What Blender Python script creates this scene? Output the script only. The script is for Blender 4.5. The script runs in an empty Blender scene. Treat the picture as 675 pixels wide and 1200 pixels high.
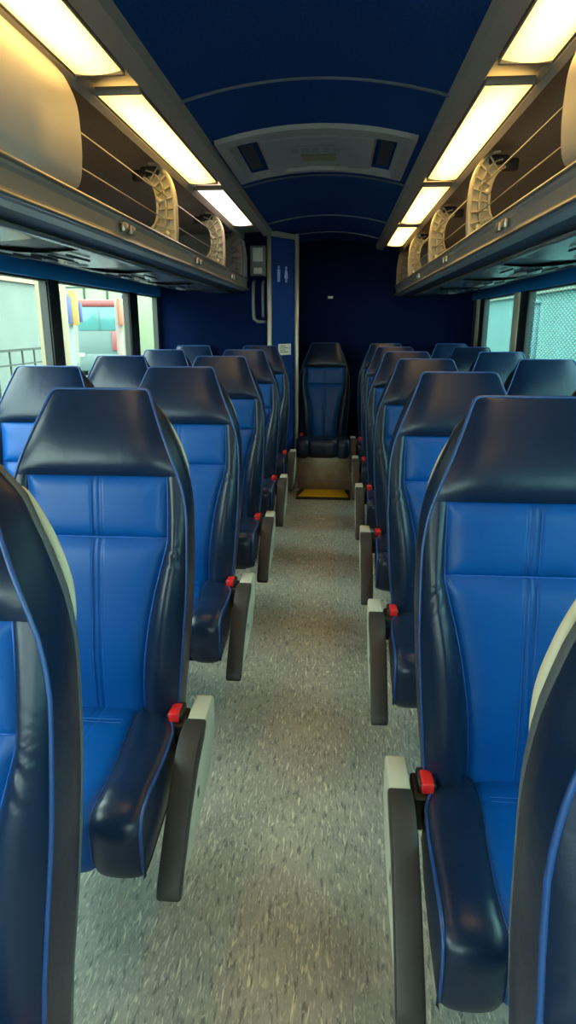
import bpy, bmesh, math, random
from mathutils import Vector, Matrix
random.seed(7)
SC = bpy.context.scene
COL = SC.collection
PI = math.pi
C = -0.085            # bus centre line
HALF = 1.215          # half of the inner width

# ------------------------------------------------------------------ materials
def new_mat(name):
    m = bpy.data.materials.new(name); m.use_nodes = True
    nt = m.node_tree
    return m, nt, nt.nodes['Principled BSDF']

def node(nt, kind, **kw):
    n = nt.nodes.new(kind)
    for k, v in kw.items():
        if k in n.inputs.keys(): n.inputs[k].default_value = v
        else: setattr(n, k, v)
    return n

def mapping(nt, scale):
    tc = node(nt, 'ShaderNodeTexCoord'); mp = node(nt, 'ShaderNodeMapping')
    mp.inputs['Scale'].default_value = scale
    nt.links.new(tc.outputs['Object'], mp.inputs['Vector'])
    return mp.outputs['Vector']

def plain(name, col, rough=.5, metal=0., bump=0., bscale=200., var=0., spec=.5, coat=0.):
    m, nt, b = new_mat(name)
    b.inputs['Base Color'].default_value = (*col, 1); b.inputs['Roughness'].default_value = rough
    b.inputs['Metallic'].default_value = metal; b.inputs['Specular IOR Level'].default_value = spec
    b.inputs['Coat Weight'].default_value = coat
    v = mapping(nt, (1, 1, 1))
    if var:
        n = node(nt, 'ShaderNodeTexNoise', Scale=bscale * .3, Detail=4.)
        nt.links.new(v, n.inputs['Vector'])
        r = node(nt, 'ShaderNodeMapRange'); r.inputs[1].default_value = .3; r.inputs[2].default_value = .7
        r.inputs[3].default_value = 1 - var; r.inputs[4].default_value = 1 + var
        nt.links.new(n.outputs['Fac'], r.inputs[0])
        mx = node(nt, 'ShaderNodeVectorMath', operation='SCALE'); mx.inputs[0].default_value = col
        nt.links.new(r.outputs[0], mx.inputs['Scale']); nt.links.new(mx.outputs[0], b.inputs['Base Color'])
    if bump:
        n = node(nt, 'ShaderNodeTexNoise', Scale=bscale, Detail=3.)
        nt.links.new(v, n.inputs['Vector'])
        bp = node(nt, 'ShaderNodeBump', Strength=bump, Distance=.002)
        nt.links.new(n.outputs['Fac'], bp.inputs['Height']); nt.links.new(bp.outputs[0], b.inputs['Normal'])
    return m

def leather(name, col, rough, var=.12, crease=.5):
    m, nt, b = new_mat(name)
    v = mapping(nt, (1, 1, 1))
    n = node(nt, 'ShaderNodeTexNoise', Scale=9., Detail=3.)
    nt.links.new(v, n.inputs['Vector'])
    r = node(nt, 'ShaderNodeMapRange'); r.inputs[1].default_value = .3; r.inputs[2].default_value = .7
    r.inputs[3].default_value = 1 - var; r.inputs[4].default_value = 1 + var
    nt.links.new(n.outputs['Fac'], r.inputs[0])
    mx = node(nt, 'ShaderNodeVectorMath', operation='SCALE'); mx.inputs[0].default_value = col
    nt.links.new(r.outputs[0], mx.inputs['Scale']); nt.links.new(mx.outputs[0], b.inputs['Base Color'])
    b.inputs['Roughness'].default_value = rough
    b.inputs['Specular IOR Level'].default_value = .28 if 'blue' in name else .38
    w = node(nt, 'ShaderNodeTexNoise', Scale=22., Detail=2., Distortion=1.2)       # soft wrinkles
    g = node(nt, 'ShaderNodeTexVoronoi', Scale=420.)                               # grain
    nt.links.new(v, w.inputs['Vector']); nt.links.new(v, g.inputs['Vector'])
    b1 = node(nt, 'ShaderNodeBump', Strength=crease, Distance=.006)
    b2 = node(nt, 'ShaderNodeBump', Strength=.06, Distance=.001)
    nt.links.new(w.outputs['Fac'], b1.inputs['Height']); nt.links.new(g.outputs['Distance'], b2.inputs['Height'])
    nt.links.new(b1.outputs[0], b2.inputs['Normal']); nt.links.new(b2.outputs[0], b.inputs['Normal'])
    return m

def emitter(name, col, strength, ribs=True):
    """diffuser of a lit lamp: brighter along the tube behind it, fine prismatic ribs across"""
    m = bpy.data.materials.new(name); m.use_nodes = True; nt = m.node_tree
    nt.nodes.remove(nt.nodes['Principled BSDF']); out = nt.nodes['Material Output']
    e = node(nt, 'ShaderNodeEmission'); e.inputs['Color'].default_value = (*col, 1)
    tc = node(nt, 'ShaderNodeTexCoord'); sep = node(nt, 'ShaderNodeSeparateXYZ')
    nt.links.new(tc.outputs['Object'], sep.inputs[0])
    # falloff across (x) and along (y), the lamp's own tube
    def bell(sock, w):
        a = node(nt, 'ShaderNodeMath', operation='DIVIDE'); a.inputs[1].default_value = w
        nt.links.new(sock, a.inputs[0])
        p = node(nt, 'ShaderNodeMath', operation='POWER'); p.inputs[1].default_value = 2
        ab = node(nt, 'ShaderNodeMath', operation='ABSOLUTE'); nt.links.new(a.outputs[0], ab.inputs[0])
        nt.links.new(ab.outputs[0], p.inputs[0])
        s = node(nt, 'ShaderNodeMath', operation='SUBTRACT', use_clamp=True); s.inputs[0].default_value = 1
        nt.links.new(p.outputs[0], s.inputs[1]); return s.outputs[0]
    bx, by = bell(sep.outputs['X'], .068), bell(sep.outputs['Y'], .66)
    mu = node(nt, 'ShaderNodeMath', operation='MULTIPLY'); nt.links.new(bx, mu.inputs[0]); nt.links.new(by, mu.inputs[1])
    wv = node(nt, 'ShaderNodeTexWave', Scale=30.); wv.bands_direction = 'Y'
    nt.links.new(tc.outputs['Object'], wv.inputs['Vector'])
    rb = node(nt, 'ShaderNodeMapRange'); rb.inputs[3].default_value = .86; rb.inputs[4].default_value = 1.06
    nt.links.new(wv.outputs['Fac'], rb.inputs[0])
    mr = node(nt, 'ShaderNodeMapRange'); mr.inputs[3].default_value = strength * .20; mr.inputs[4].default_value = strength * 1.3
    nt.links.new(mu.outputs[0], mr.inputs[0])
    fin = node(nt, 'ShaderNodeMath', operation='MULTIPLY')
    nt.links.new(mr.outputs[0], fin.inputs[0]); nt.links.new(rb.outputs[0], fin.inputs[1])
    nt.links.new(fin.outputs[0], e.inputs['Strength']); nt.links.new(e.outputs[0], out.inputs[0])
    return m

def glass(name, tint, refl=.08, dots=None):
    m = bpy.data.materials.new(name); m.use_nodes = True; nt = m.node_tree
    nt.nodes.remove(nt.nodes['Principled BSDF']); out = nt.nodes['Material Output']
    t = node(nt, 'ShaderNodeBsdfTransparent'); t.inputs['Color'].default_value = (*tint, 1)
    g = node(nt, 'ShaderNodeBsdfGlossy'); g.inputs['Roughness'].default_value = .03
    mx = node(nt, 'ShaderNodeMixShader'); mx.inputs[0].default_value = refl
    nt.links.new(t.outputs[0], mx.inputs[1]); nt.links.new(g.outputs[0], mx.inputs[2])
    last = mx.outputs[0]
    if dots:                                   # perforated film printed on the pane
        scale, col = dots
        tc = node(nt, 'ShaderNodeTexCoord'); mp = node(nt, 'ShaderNodeMapping')
        mp.inputs['Rotation'].default_value = (PI / 4, 0, 0); mp.inputs['Scale'].default_value = (1, .38, 1)
        nt.links.new(tc.outputs['Object'], mp.inputs['Vector'])
        sx = node(nt, 'ShaderNodeSeparateXYZ'); nt.links.new(mp.outputs[0], sx.inputs[0])
        vals = []
        for ax in ('Y', 'Z'):
            q = node(nt, 'ShaderNodeMath', operation='MULTIPLY'); q.inputs[1].default_value = scale
            nt.links.new(sx.outputs[ax], q.inputs[0])
            f = node(nt, 'ShaderNodeMath', operation='FRACT'); nt.links.new(q.outputs[0], f.inputs[0])
            s = node(nt, 'ShaderNodeMath', operation='SUBTRACT'); s.inputs[1].default_value = .5
            nt.links.new(f.outputs[0], s.inputs[0])
            p = node(nt, 'ShaderNodeMath', operation='MULTIPLY'); nt.links.new(s.outputs[0], p.inputs[0]); nt.links.new(s.outputs[0], p.inputs[1])
            vals.append(p.outputs[0])
        a = node(nt, 'ShaderNodeMath', operation='ADD'); nt.links.new(vals[0], a.inputs[0]); nt.links.new(vals[1], a.inputs[1])
        lt = node(nt, 'ShaderNodeMath', operation='GREATER_THAN'); lt.inputs[1].default_value = .12
        nt.links.new(a.outputs[0], lt.inputs[0])
        d1 = node(nt, 'ShaderNodeBsdfDiffuse'); d1.inputs['Color'].default_value = (*col, 1)
        d2 = node(nt, 'ShaderNodeBsdfTranslucent'); d2.inputs['Color'].default_value = (*col, 1)
        dm = node(nt, 'ShaderNodeMixShader'); dm.inputs[0].default_value = .7
        nt.links.new(d1.outputs[0], dm.inputs[1]); nt.links.new(d2.outputs[0], dm.inputs[2])
        fm = node(nt, 'ShaderNodeMath', operation='MULTIPLY'); fm.inputs[1].default_value = .45
        nt.links.new(lt.outputs[0], fm.inputs[0])
        m2 = node(nt, 'ShaderNodeMixShader'); nt.links.new(fm.outputs[0], m2.inputs[0])
        nt.links.new(last, m2.inputs[1]); nt.links.new(dm.outputs[0], m2.inputs[2])
        last = m2.outputs[0]
    nt.links.new(last, out.inputs[0])
    return m

def floor_mat():
    m, nt, b = new_mat('speckled_vinyl')
    v = mapping(nt, (1, 1, 1))
    big = node(nt, 'ShaderNodeTexNoise', Scale=5., Detail=4.); nt.links.new(v, big.inputs['Vector'])
    cr = node(nt, 'ShaderNodeValToRGB')
    cr.color_ramp.elements[0].position = .3; cr.color_ramp.elements[0].color = (.29, .305, .28, 1)
    cr.color_ramp.elements[1].position = .72; cr.color_ramp.elements[1].color = (.52, .51, .45, 1)
    v1 = mapping(nt, (1, .35, 1))
    mid = node(nt, 'ShaderNodeTexNoise', Scale=60., Detail=3.); nt.links.new(v1, mid.inputs['Vector'])
    mixf = node(nt, 'ShaderNodeMath', operation='MULTIPLY_ADD'); mixf.inputs[1].default_value = .45
    ad = node(nt, 'ShaderNodeMath', operation='MULTIPLY'); ad.inputs[1].default_value = .6
    nt.links.new(big.outputs['Fac'], ad.inputs[0])
    nt.links.new(mid.outputs['Fac'], mixf.inputs[0]); nt.links.new(ad.outputs[0], mixf.inputs[2])
    nt.links.new(mixf.outputs[0], cr.inputs[0])
    last = cr.outputs[0]
    # slender pale and dark flecks lying along the aisle
    def streak(scale, stretch, lo, hi, col, seed, rot):
        nonlocal last
        tc = node(nt, 'ShaderNodeTexCoord'); mp = node(nt, 'ShaderNodeMapping')
        mp.inputs['Scale'].default_value = (1, stretch, 1); mp.inputs['Location'].default_value = (seed, seed * 1.7, 0)
        mp.inputs['Rotation'].default_value = (0, 0, rot)
        nt.links.new(tc.outputs['Object'], mp.inputs['Vector'])
        nz = node(nt, 'ShaderNodeTexNoise', Scale=scale, Detail=1.5, Distortion=.4); nt.links.new(mp.outputs[0], nz.inputs['Vector'])
        mr = node(nt, 'ShaderNodeMapRange'); mr.inputs[1].default_value = lo; mr.inputs[2].default_value = hi
        nt.links.new(nz.outputs['Fac'], mr.inputs[0])
        mx = node(nt, 'ShaderNodeMix', data_type='RGBA'); nt.links.new(mr.outputs[0], mx.inputs['Factor'])
        nt.links.new(last, mx.inputs[6]); mx.inputs[7].default_value = (*col, 1); last = mx.outputs[2]
    streak(110., .20, .56, .68, (.20, .22, .205), 3.1, .05)
    streak(150., .20, .60, .66, (.66, .65, .54), 7.7, .16)
    streak(210., .22, .60, .68, (.55, .55, .47), 1.3, -.14)
    streak(105., .16, .65, .69, (.80, .78, .64), 12.9, .10)
    streak(260., .25, .60, .68, (.57, .57, .48), 21., -.05)
    nt.links.new(last, b.inputs['Base Color'])
    b.inputs['Roughness'].default_value = .42
    return m

M = {
    'navy': leather('navy_leather', (.005, .015, .045), .31, .10, .12),
    'blue': leather('royal_blue_leather', (.0, .072, .32), .38, .08, .10),
    'piping': plain('blue_piping', (.015, .06, .22), .35),
    'stitch': plain('stitch_thread', (.02, .12, .50), .5),
    'seatbelt': plain('belt_housing', (.012, .012, .013), .4),
    'red': plain('red_release', (.75, .02, .02), .35),
    'beige': plain('beige_plastic', (.55, .53, .43), .45, bump=.1, bscale=500),
    'armpad': plain('charcoal_rubber', (.035, .032, .032), .5, bump=.2, bscale=700),
    'shell': plain('grey_shell', (.10, .12, .14), .5, bump=.1, bscale=600),
    'handle': plain('cream_handle', (.62, .58, .42), .4),
    'steel': plain('black_steel', (.03, .03, .032), .45, .6),
    'carpet': plain('navy_carpet', (.003, .045, .20), .95, bump=.5, bscale=600, var=.25, spec=.15),
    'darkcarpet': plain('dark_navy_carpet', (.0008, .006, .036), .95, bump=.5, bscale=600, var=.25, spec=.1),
    'lavblue': plain('lavatory_blue_panel', (.002, .035, .20), .75, bump=.3, bscale=500, spec=.2),
    'bluestrip': plain('blue_window_strip', (.003, .18, .50), .5),
    'seam': plain('ceiling_seam_grey', (.10, .13, .19), .6),
    'greytrim': plain('light_channel_grey', (.27, .25, .235), .5, bump=.1, bscale=400),
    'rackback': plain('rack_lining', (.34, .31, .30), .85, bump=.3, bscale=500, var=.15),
    'alu': plain('brushed_aluminium', (.42, .39, .36), .32, .9, bump=.1, bscale=300),
    'railgrey': plain('rail_grey', (.36, .33, .31), .4, .3),
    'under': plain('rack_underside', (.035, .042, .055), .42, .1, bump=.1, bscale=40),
    'underpanel': plain('service_panel_grey', (.24, .26, .265), .25, .3),
    'cream': plain('cream_bracket', (.62, .55, .40), .45),
    'dimcream': plain('grey_bracket', (.13, .125, .115), .5),
    'door': plain('off_white_door', (.60, .57, .56), .45, bump=.05, bscale=300),
    'wire': plain('wire_steel', (.25, .24, .23), .3, .8),
    'hatch': plain('hatch_grey', (.27, .28, .29), .45),
    'hatchlid': plain('hatch_lid', (.36, .37, .39), .4),
    'hatchdark': plain('hatch_recess', (.02, .03, .05), .6),
    'hatchdeco': plain('hatch_sticker', (.28, .29, .31), .5),
    'hatchyellow': plain('hatch_label_yellow', (.30, .26, .12), .5),
    'pole': plain('pale_metal_trim', (.55, .53, .45), .3, .4),
    'paper': plain('white_notice', (.75, .75, .70), .7),
    'ink': plain('notice_ink', (.12, .12, .12), .7),
    'signblue': plain('sign_symbol_blue', (.25, .42, .95), .5),
    'step': plain('step_riser', (.34, .27, .18), .35, .3, var=.15, bscale=60),
    'yellow': plain('yellow_tread', (.95, .62, .004), .5, bump=.3, bscale=300, var=.08),
    'blackedge': plain('black_nosing', (.02, .02, .02), .6),
    'wallgrey': plain('lower_wall', (.02, .035, .07), .9, bump=.4, bscale=500),
    'mullion': plain('black_mullion', (.008, .010, .010), .5),
    'creamframe': plain('cream_frame', (.62, .56, .42), .5),
    'glassl': glass('clear_pane', (.86, .97, .93), .05),
    'glassr': glass('perforated_film_pane', (.66, .95, .94), .04, (64., (.012, .05, .05))),
    'speaker': plain('grey_plastic', (.09, .10, .11), .5),
    'speakergrille': plain('pale_grey_label', (.40, .42, .40), .5),
    # outside
    'asphalt': plain('yard_ground', (0.084, 0.094, 0.092), .9, var=.15, bscale=3),
    'garage': plain('garage_wall', (.105, .130, .118), .8, var=.06, bscale=4),
    'garagegreen': plain('pale_green_panel', (0.168, 0.204, 0.128), .7, var=.05, bscale=4),
    'exdark': plain('dark_joint', (0.015, 0.023, 0.020), .7),
    'excream': plain('cream_column', (0.217, 0.173, 0.107), .7),
    'expole': plain('pale_blue_pole', (0.115, 0.148, 0.158), .6),
    'expink': plain('pale_pink_pole', (0.158, 0.107, 0.102), .6),
    'vehred': plain('vehicle_red', (0.158, 0.031, 0.031), .4),
    'vehglass': plain('vehicle_windscreen', (0.041, 0.133, 0.133), .15),
    'vehgrey': plain('vehicle_grey', (0.051, 0.082, 0.082), .4),
    'posterblue': plain('poster_blue', (0.005, 0.020, 0.128), .6),
    'posteryellow': plain('poster_yellow', (0.230, 0.128, 0.005), .6),
    'posterorange': plain('poster_orange', (0.217, 0.071, 0.031), .6),
    'posterwhite': plain('poster_white', (0.217, 0.217, 0.217), .6),
    'wallteal': plain('teal_wall', (.155, .200, .185), .8, var=.06, bscale=3),
    'peach': plain('peach_fascia', (0.217, 0.168, 0.117), .8),
}
LENS_WARM = emitter('lamp_diffuser_warm', (1., .62, .17), 2.8)
LENS_PALE = emitter('lamp_diffuser_pale', (1., .78, .58), 2.3)
FLOOR = floor_mat()

# ------------------------------------------------------------------ mesh helpers
class MB:
    """collects geometry (optionally with several materials) and links it as one mesh object"""
    def __init__(s): s.bm = bmesh.new(); s.mats = []; s.cur = 0
    def use(s, m):
        if m not in s.mats: s.mats.append(m)
        s.cur = s.mats.index(m); return s
    def faces(s, vs, fs, smooth=True):
        b = [s.bm.verts.new(v) for v in vs]
        for f in fs:
            try:
                q = s.bm.faces.new([b[i] for i in f]); q.smooth = smooth; q.material_index = s.cur
            except ValueError: pass
        return b
    def box(s, x0, x1, y0, y1, z0, z1, bev=0., seg=2):
        if bev:
            t = bmesh.new()
            bmesh.ops.create_cube(t, size=1)
            for v in t.verts: v.co = Vector(((x0 + x1) / 2 + v.co.x * (x1 - x0), (y0 + y1) / 2 + v.co.y * (y1 - y0), (z0 + z1) / 2 + v.co.z * (z1 - z0)))
            bmesh.ops.bevel(t, geom=list(t.edges), offset=bev, segments=seg, profile=.5, affect='EDGES')
            t.verts.index_update()
            s.faces([v.co.copy() for v in t.verts], [[v.index for v in f.verts] for f in t.faces]); t.free()
        else:
            vs = [(x, y, z) for x in (x0, x1) for y in (y0, y1) for z in (z0, z1)]
            s.faces(vs, [(0, 1, 3, 2), (4, 6, 7, 5), (0, 4, 5, 1), (2, 3, 7, 6), (0, 2, 6, 4), (1, 5, 7, 3)], False)
        return s
    def tube(s, pts, r, n=8, closed=False, flat=None):
        pts = [Vector(p) for p in pts]; k = len(pts); rings = []
        up0 = None
        for i, p in enumerate(pts):
            a = pts[(i - 1) % k] if (closed or i > 0) else p
            b = pts[(i + 1) % k] if (closed or i < k - 1) else p
            d = (b - a).normalized()
            if up0 is None:
                up0 = Vector((0, 0, 1)) if abs(d.z) < .9 else Vector((1, 0, 0))
            u = (up0 - d * up0.dot(d)).normalized(); up0 = u; w = d.cross(u)
            rr = r[i] if isinstance(r, (list, tuple)) else r
            fl = flat or 1.
            rings.append([p + (u * math.cos(2 * PI * j / n) + w * math.sin(2 * PI * j / n) * fl) * rr for j in range(n)])
        vs = [v for rg in rings for v in rg]; fs = []
        for i in range(k if closed else k - 1):
            for j in range(n):
                i2 = (i + 1) % k
                fs.append((i * n + j, i * n + (j + 1) % n, i2 * n + (j + 1) % n, i2 * n + j))
        if not closed: fs += [tuple(range(n))[::-1], tuple((k - 1) * n + j for j in range(n))]
        s.faces(vs, fs); return s
    def grid(s, fn, nu, nv, smooth=True, flip=False):
        vs = [fn(i / nu, j / nv) for j in range(nv + 1) for i in range(nu + 1)]; fs = []
        for j in range(nv):
            for i in range(nu):
                a = j * (nu + 1) + i; q = (a, a + 1, a + nu + 2, a + nu + 1)
                fs.append(q[::-1] if flip else q)
        s.faces(vs, fs, smooth); return s
    def prism(s, poly, ax, a0, a1, bev=0., smooth=False):
        """outline poly (2-D) extruded along axis ax between a0 and a1"""
        t = bmesh.new()
        def P(u, v, w): return {'x': (w, u, v), 'y': (u, w, v), 'z': (u, v, w)}[ax]
        A = [t.verts.new(P(u, v, a0)) for u, v in poly]; B = [t.verts.new(P(u, v, a1)) for u, v in poly]
        n = len(poly)
        t.faces.new(A[::-1]); t.faces.new(B)
        for i in range(n): t.faces.new((A[i], A[(i + 1) % n], B[(i + 1) % n], B[i]))
        bmesh.ops.recalc_face_normals(t, faces=list(t.faces))
        if bev: bmesh.ops.bevel(t, geom=list(t.edges), offset=bev, segments=2, profile=.5, affect='EDGES')
        t.verts.index_update()
        s.faces([v.co.copy() for v in t.verts], [[v.index for v in f.verts] for f in t.faces], bool(bev) or smooth); t.free()
        return s
    def build(s, name, mat=None, parent=None, recalc=True, weld=0.):
        if weld: bmesh.ops.remove_doubles(s.bm, verts=list(s.bm.verts), dist=weld)
        if recalc: bmesh.ops.recalc_face_normals(s.bm, faces=list(s.bm.faces))
        me = bpy.data.meshes.new(name); s.bm.to_mesh(me); s.bm.free()
        for m in (s.mats or [mat]): me.materials.append(M[m] if isinstance(m, str) else m)
        o = bpy.data.objects.new(name, me); COL.objects.link(o)
        if parent is not None: o.parent = parent
        return o

def smooth_by_angle(o, deg=40):
    me = o.data
    bm = bmesh.new(); bm.from_mesh(me)
    for e in bm.edges:
        e.smooth = not (len(e.link_faces) == 2 and e.calc_face_angle(0) > math.radians(deg))
    bm.to_mesh(me); bm.free(); return o

def tag(o, label=None, cat=None, group=None, kind=None):
    for k, v in (('label', label), ('category', cat), ('group', group), ('kind', kind)):
        if v: o[k] = v
    return o
def empty(name, loc=(0, 0, 0), rz=0.):
    o = bpy.data.objects.new(name, None); COL.objects.link(o)
    o.location = loc; o.rotation_euler = (0, 0, rz); o.empty_display_size = .1
    return o
def copy_tree(o, parent=None):
    c = o.copy(); COL.objects.link(c)
    if parent is not None: c.parent = parent
    for ch in list(o.children): copy_tree(ch, c)
    return c
def interp(tab, x):
    """smooth monotone interpolation in a table of (x, value)"""
    if x <= tab[0][0]: return tab[0][1]
    if x >= tab[-1][0]: return tab[-1][1]
    n = len(tab)
    def sl(i):
        if i <= 0 or i >= n - 1: return None
        d0 = (tab[i][1] - tab[i-1][1]) / (tab[i][0] - tab[i-1][0]); d1 = (tab[i+1][1] - tab[i][1]) / (tab[i+1][0] - tab[i][0])
        return 0. if d0 * d1 <= 0 else 2 * d0 * d1 / (d0 + d1)
    for i in range(n - 1):
        x0, y0 = tab[i]; x1, y1 = tab[i + 1]
        if x <= x1:
            h = x1 - x0; t = (x - x0) / h; d = (y1 - y0) / h
            m0 = sl(i); m1 = sl(i + 1); m0 = d if m0 is None else m0; m1 = d if m1 is None else m1
            return (2*t**3 - 3*t*t + 1) * y0 + (t**3 - 2*t*t + t) * h * m0 + (-2*t**3 + 3*t*t) * y1 + (t**3 - t*t) * h * m1

# ------------------------------------------------------------------ the seat
# local frame: x across, y to the rear of the bus, z up; y = 0 is where backrest and cushion meet
REC = math.radians(8.)
Z0 = .40                                      # height of that crease
SR, CR = math.sin(REC), math.cos(REC)
def back_pt(u, z, n):
    """point of the backrest: u across, z height along the reclined plane, n forward of it"""
    t = (z - Z0) / CR
    return Vector((u, t * SR - n * CR, Z0 + t * CR - n * SR))
WT = [(.24, .178), (.38, .186), (.48, .196), (.60, .206), (.75, .213), (.86, .212), (.93, .203), (.99, .184), (1.06, .154), (1.12, .128), (1.138, .1205), (1.146, .116), (1.1495, .110), (1.151, .100)]
TOP = 1.151
UI = [(.24, .100), (.40, .102), (.50, .106), (.60, .117), (.70, .136), (.78, .157), (.82, .166), (.97, .166)]
ZP, ZH = .82, .965                            # seams: lower panel | upper panel | headrest
def W(z): return interp(WT, z)
def ui(z): return interp(UI, z)
def n0(z): return interp([(.24, -.01), (.40, .0), (.55, .014), (.72, .006), (.9, -.004), (1.0, .0), (1.151, -.01)], z)
def pillow(d, h, w=.014): return h * (1 - math.exp(-d / w))
def nedge(z): return n0(z) + interp([(.24, .012), (.5, .018), (.8, .012), (1.0, .006), (1.151, .0)], z)

def n_panel(u, z, za, zb, h):
    d = min(ui(z) - abs(u), z - za if za > .3 else 1, zb - z); d = max(d, 0)
    c = min(abs(abs(u) - .0065) / .006, 1); c = c * c * (3 - 2 * c)
    return n0(z) + pillow(d, h) - (1 - c) * .0045
def n_bolster(u, z):
    a = ui(z); q = (abs(u) - a) / (W(z) - a); q = min(max(q, 0), 1)
    h = interp([(.24, .030), (.45, .046), (.65, .050), (.80, .034), (.90, .020), (.965, .006)], z)
    prof = math.sin(PI * q ** .75) ** .8 if 0 < q < 1 else 0
    wr = math.exp(-((z - .80) / .05) ** 2) * math.sin((z + abs(u) * .8 + .01 * math.sin(60 * z)) * 2 * PI / .021) * .0016 * math.sin(PI * q)
    return n0(z) + (nedge(z) - n0(z)) * q * q + h * prof + wr
def n_head(u, z):
    w = W(z); q = abs(u) / w
    d = z - ZH
    top = (TOP - z) / .15; roll = -.030 * max(0, 1 - top) ** 1.5
    return nedge(z) + pillow(max(d, 0), .013, .012) * (1 - q ** 6) + roll + .006 * (1 - q ** 4) * math.sin(PI * min(1, max(0, d / (TOP - ZH)))) 

def outline_z():
    zs = [.24 + (1.10 - .24) * i / 34 for i in range(35)] + [1.12, 1.132, 1.139, 1.144, 1.1475, 1.1497, 1.151]
    return zs

def build_seat(side, armrest=True, frame=True, insert='blue'):
    """side +1: the aisle lies towards +x; -1: towards -x"""
    root = empty('coach_seat')
    # --- backrest: bolsters, gusset round the edge
    b = MB()
    for s in (-1, 1):
        def fb(i, j, s=s):
            z = .24 + (ZH - .24) * j; a = ui(z); u = a + (W(z) - a) * i
            return back_pt(s * u, z, n_bolster(u, z))
        b.grid(fb, 14, 120, flip=s < 0)
    zs = outline_z()
    loop = [(-W(z), z) for z in zs] + [(W(z), z) for z in zs[::-1]]
    nf = lambda u, z: n_head(u, z) if z > ZH else n_bolster(u, z)
    prof = [(0, 1.0, 0), (.12, 1.004, 0), (.5, 1.012, .002), (.9, 1.004, 0), (1, .985, 0)]
    DEP = .085
    vs = []; fs = []
    for (u, z) in loop:
        f = nf(u, z)
        for (q, k, dz) in prof:
            vs.append(back_pt(u * k, z + dz - .034 * q * min(1, max(0, (z - 1.08) / .06)), f + (-DEP - f) * q))
    m = len(prof)
    for i in range(len(loop) - 1):
        for j in range(m - 1):
            fs.append((i*m + j, i*m + j + 1, (i+1)*m + j + 1, (i+1)*m + j))
    b.faces(vs, fs)
    o_back = b.build('backrest', 'navy', root, weld=.0004)
    # --- headrest
    h = MB()
    def fh(i, j):
        j2 = 1 - (1 - j) ** 1.5
        z = ZH + (TOP - ZH) * j2; u = W(z) * (2 * i - 1)
        return back_pt(u, z, n_head(u, z))
    h.grid(fh, 28, 26)
    h.build('headrest', 'navy', root)
    # --- centre panels, each with its own double seam
    for name, za, zb, hh in (('upper_back_panel', ZP, ZH, .016), ('lower_back_panel', .24, ZP, .015)):
        p = MB().use('blue')
        def fp(i, j, za=za, zb=zb, hh=hh):
            z = za + (zb - za) * j; t = 2 * i - 1; t = (abs(t) ** 1.25) * (1 if t >= 0 else -1)
            u = ui(z) * t
            return back_pt(u, z, n_panel(u, z, za, zb, hh))
        p.grid(fp, 44, 34)
        p.use('stitch')
        for s in (-1, 1):
            p.tube([back_pt(s * .012, za + .012 + (zb - za - .024) * k / 20, n_panel(s * .012, za + .012 + (zb - za - .024) * k / 20, za, zb, hh) + .0003) for k in range(21) if za > .3 or k > 4], .0008, 4)
        p.build(name, None, root)
    # --- piping round the front edge of the backrest and over the seams
    p = MB()
    p.tube([back_pt(u, z, nf(u, z) + .001) for (u, z) in loop if z > .36], .0036, 6)
    p.build('backrest_piping', 'piping', root)
    p = MB()
    for s in (-1, 1):
        p.tube([back_pt(s * ui(z), z, n0(z) + .001) for z in [.38 + (ZH - .38) * k / 24 for k in range(25)]], .0018, 5)
    p.tube([back_pt(ui(ZP) * (2 * k / 12 - 1), ZP, n0(ZP) + .001) for k in range(13)], .0018, 5)
    p.build('seam_piping', 'stitch', root)
    # --- hard shell behind
    sh = MB()
    vs = []; fs = []
    ring = [(.955, -DEP + .010), (.988, -DEP + .003), (.990, -DEP - .006), (.965, -DEP - .022), (.88, -DEP - .034)]
    lp = [(-W(z), z) for z in zs] + [(W(z), z) for z in zs[::-1]]
    for (u, z) in lp:
        for (k, n) in ring:
            zz = z + (k - 1) * (.10 if z > 1.0 else 0) - .036 * min(1, max(0, (z - 1.08) / .06))
            vs.append(back_pt(u * k, zz, n))
    m = len(ring); L = len(lp)
    for i in range(L - 1):
        for j in range(m - 1): fs.append((i*m + j, i*m + j + 1, (i+1)*m + j + 1, (i+1)*m + j))
    for i in range(L // 2 - 1):                              # back face
        a, b2 = i * m + m - 1, (i + 1) * m + m - 1
        c2, d2 = (L - 2 - i) * m + m - 1, (L - 1 - i) * m + m - 1
        fs.append((a, b2, c2, d2))
    sh.faces(vs, fs)
    sh.build('back_shell', 'shell', root)
    # --- grab handle on the aisle shoulder
    g = MB(); pts = []; rad = []
    for k in range(25):
        q = k / 24; z = .875 + (1.070 - .875) * q
        out = -.030 + .007 * math.sin(PI * q) ** .5
        pts.append(back_pt(side * (W(z) + out), z, -DEP - .048)); rad.append(.004 + .008 * math.sin(PI * q) ** .5 if 0 < q < 1 else .004)
    g.tube(pts, rad, 10, flat=.75)
    g.build('grab_handle', 'handle', root)
    # --- cushion
    prof = [(.05, .385), (.0, .395), (-.10, .405), (-.20, .413), (-.29, .424), (-.345, .431), (-.378, .430), (-.396, .418), (-.402, .398), (-.401, .355), (-.396, .318), (-.386, .304), (-.34, .298), (-.2, .294), (.03, .294)]
    S = [0.]
    for a, c in zip(prof, prof[1:]): S.append(S[-1] + math.dist(a, c))
    px = [(s_, p_[0]) for s_, p_ in zip(S, prof)]; pz = [(s_, p_[1]) for s_, p_ in zip(S, prof)]
    STOP = S[-1]; SF = S[10]
    def cw(y): return interp([(-.43, .212), (-.3, .208), (-.12, .200), (-.05, .180), (.05, .165)], y)
    def cu(y): return interp([(-.43, .112), (-.35, .116), (-.2, .104), (-.08, .090), (.05, .085)], y)
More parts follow.
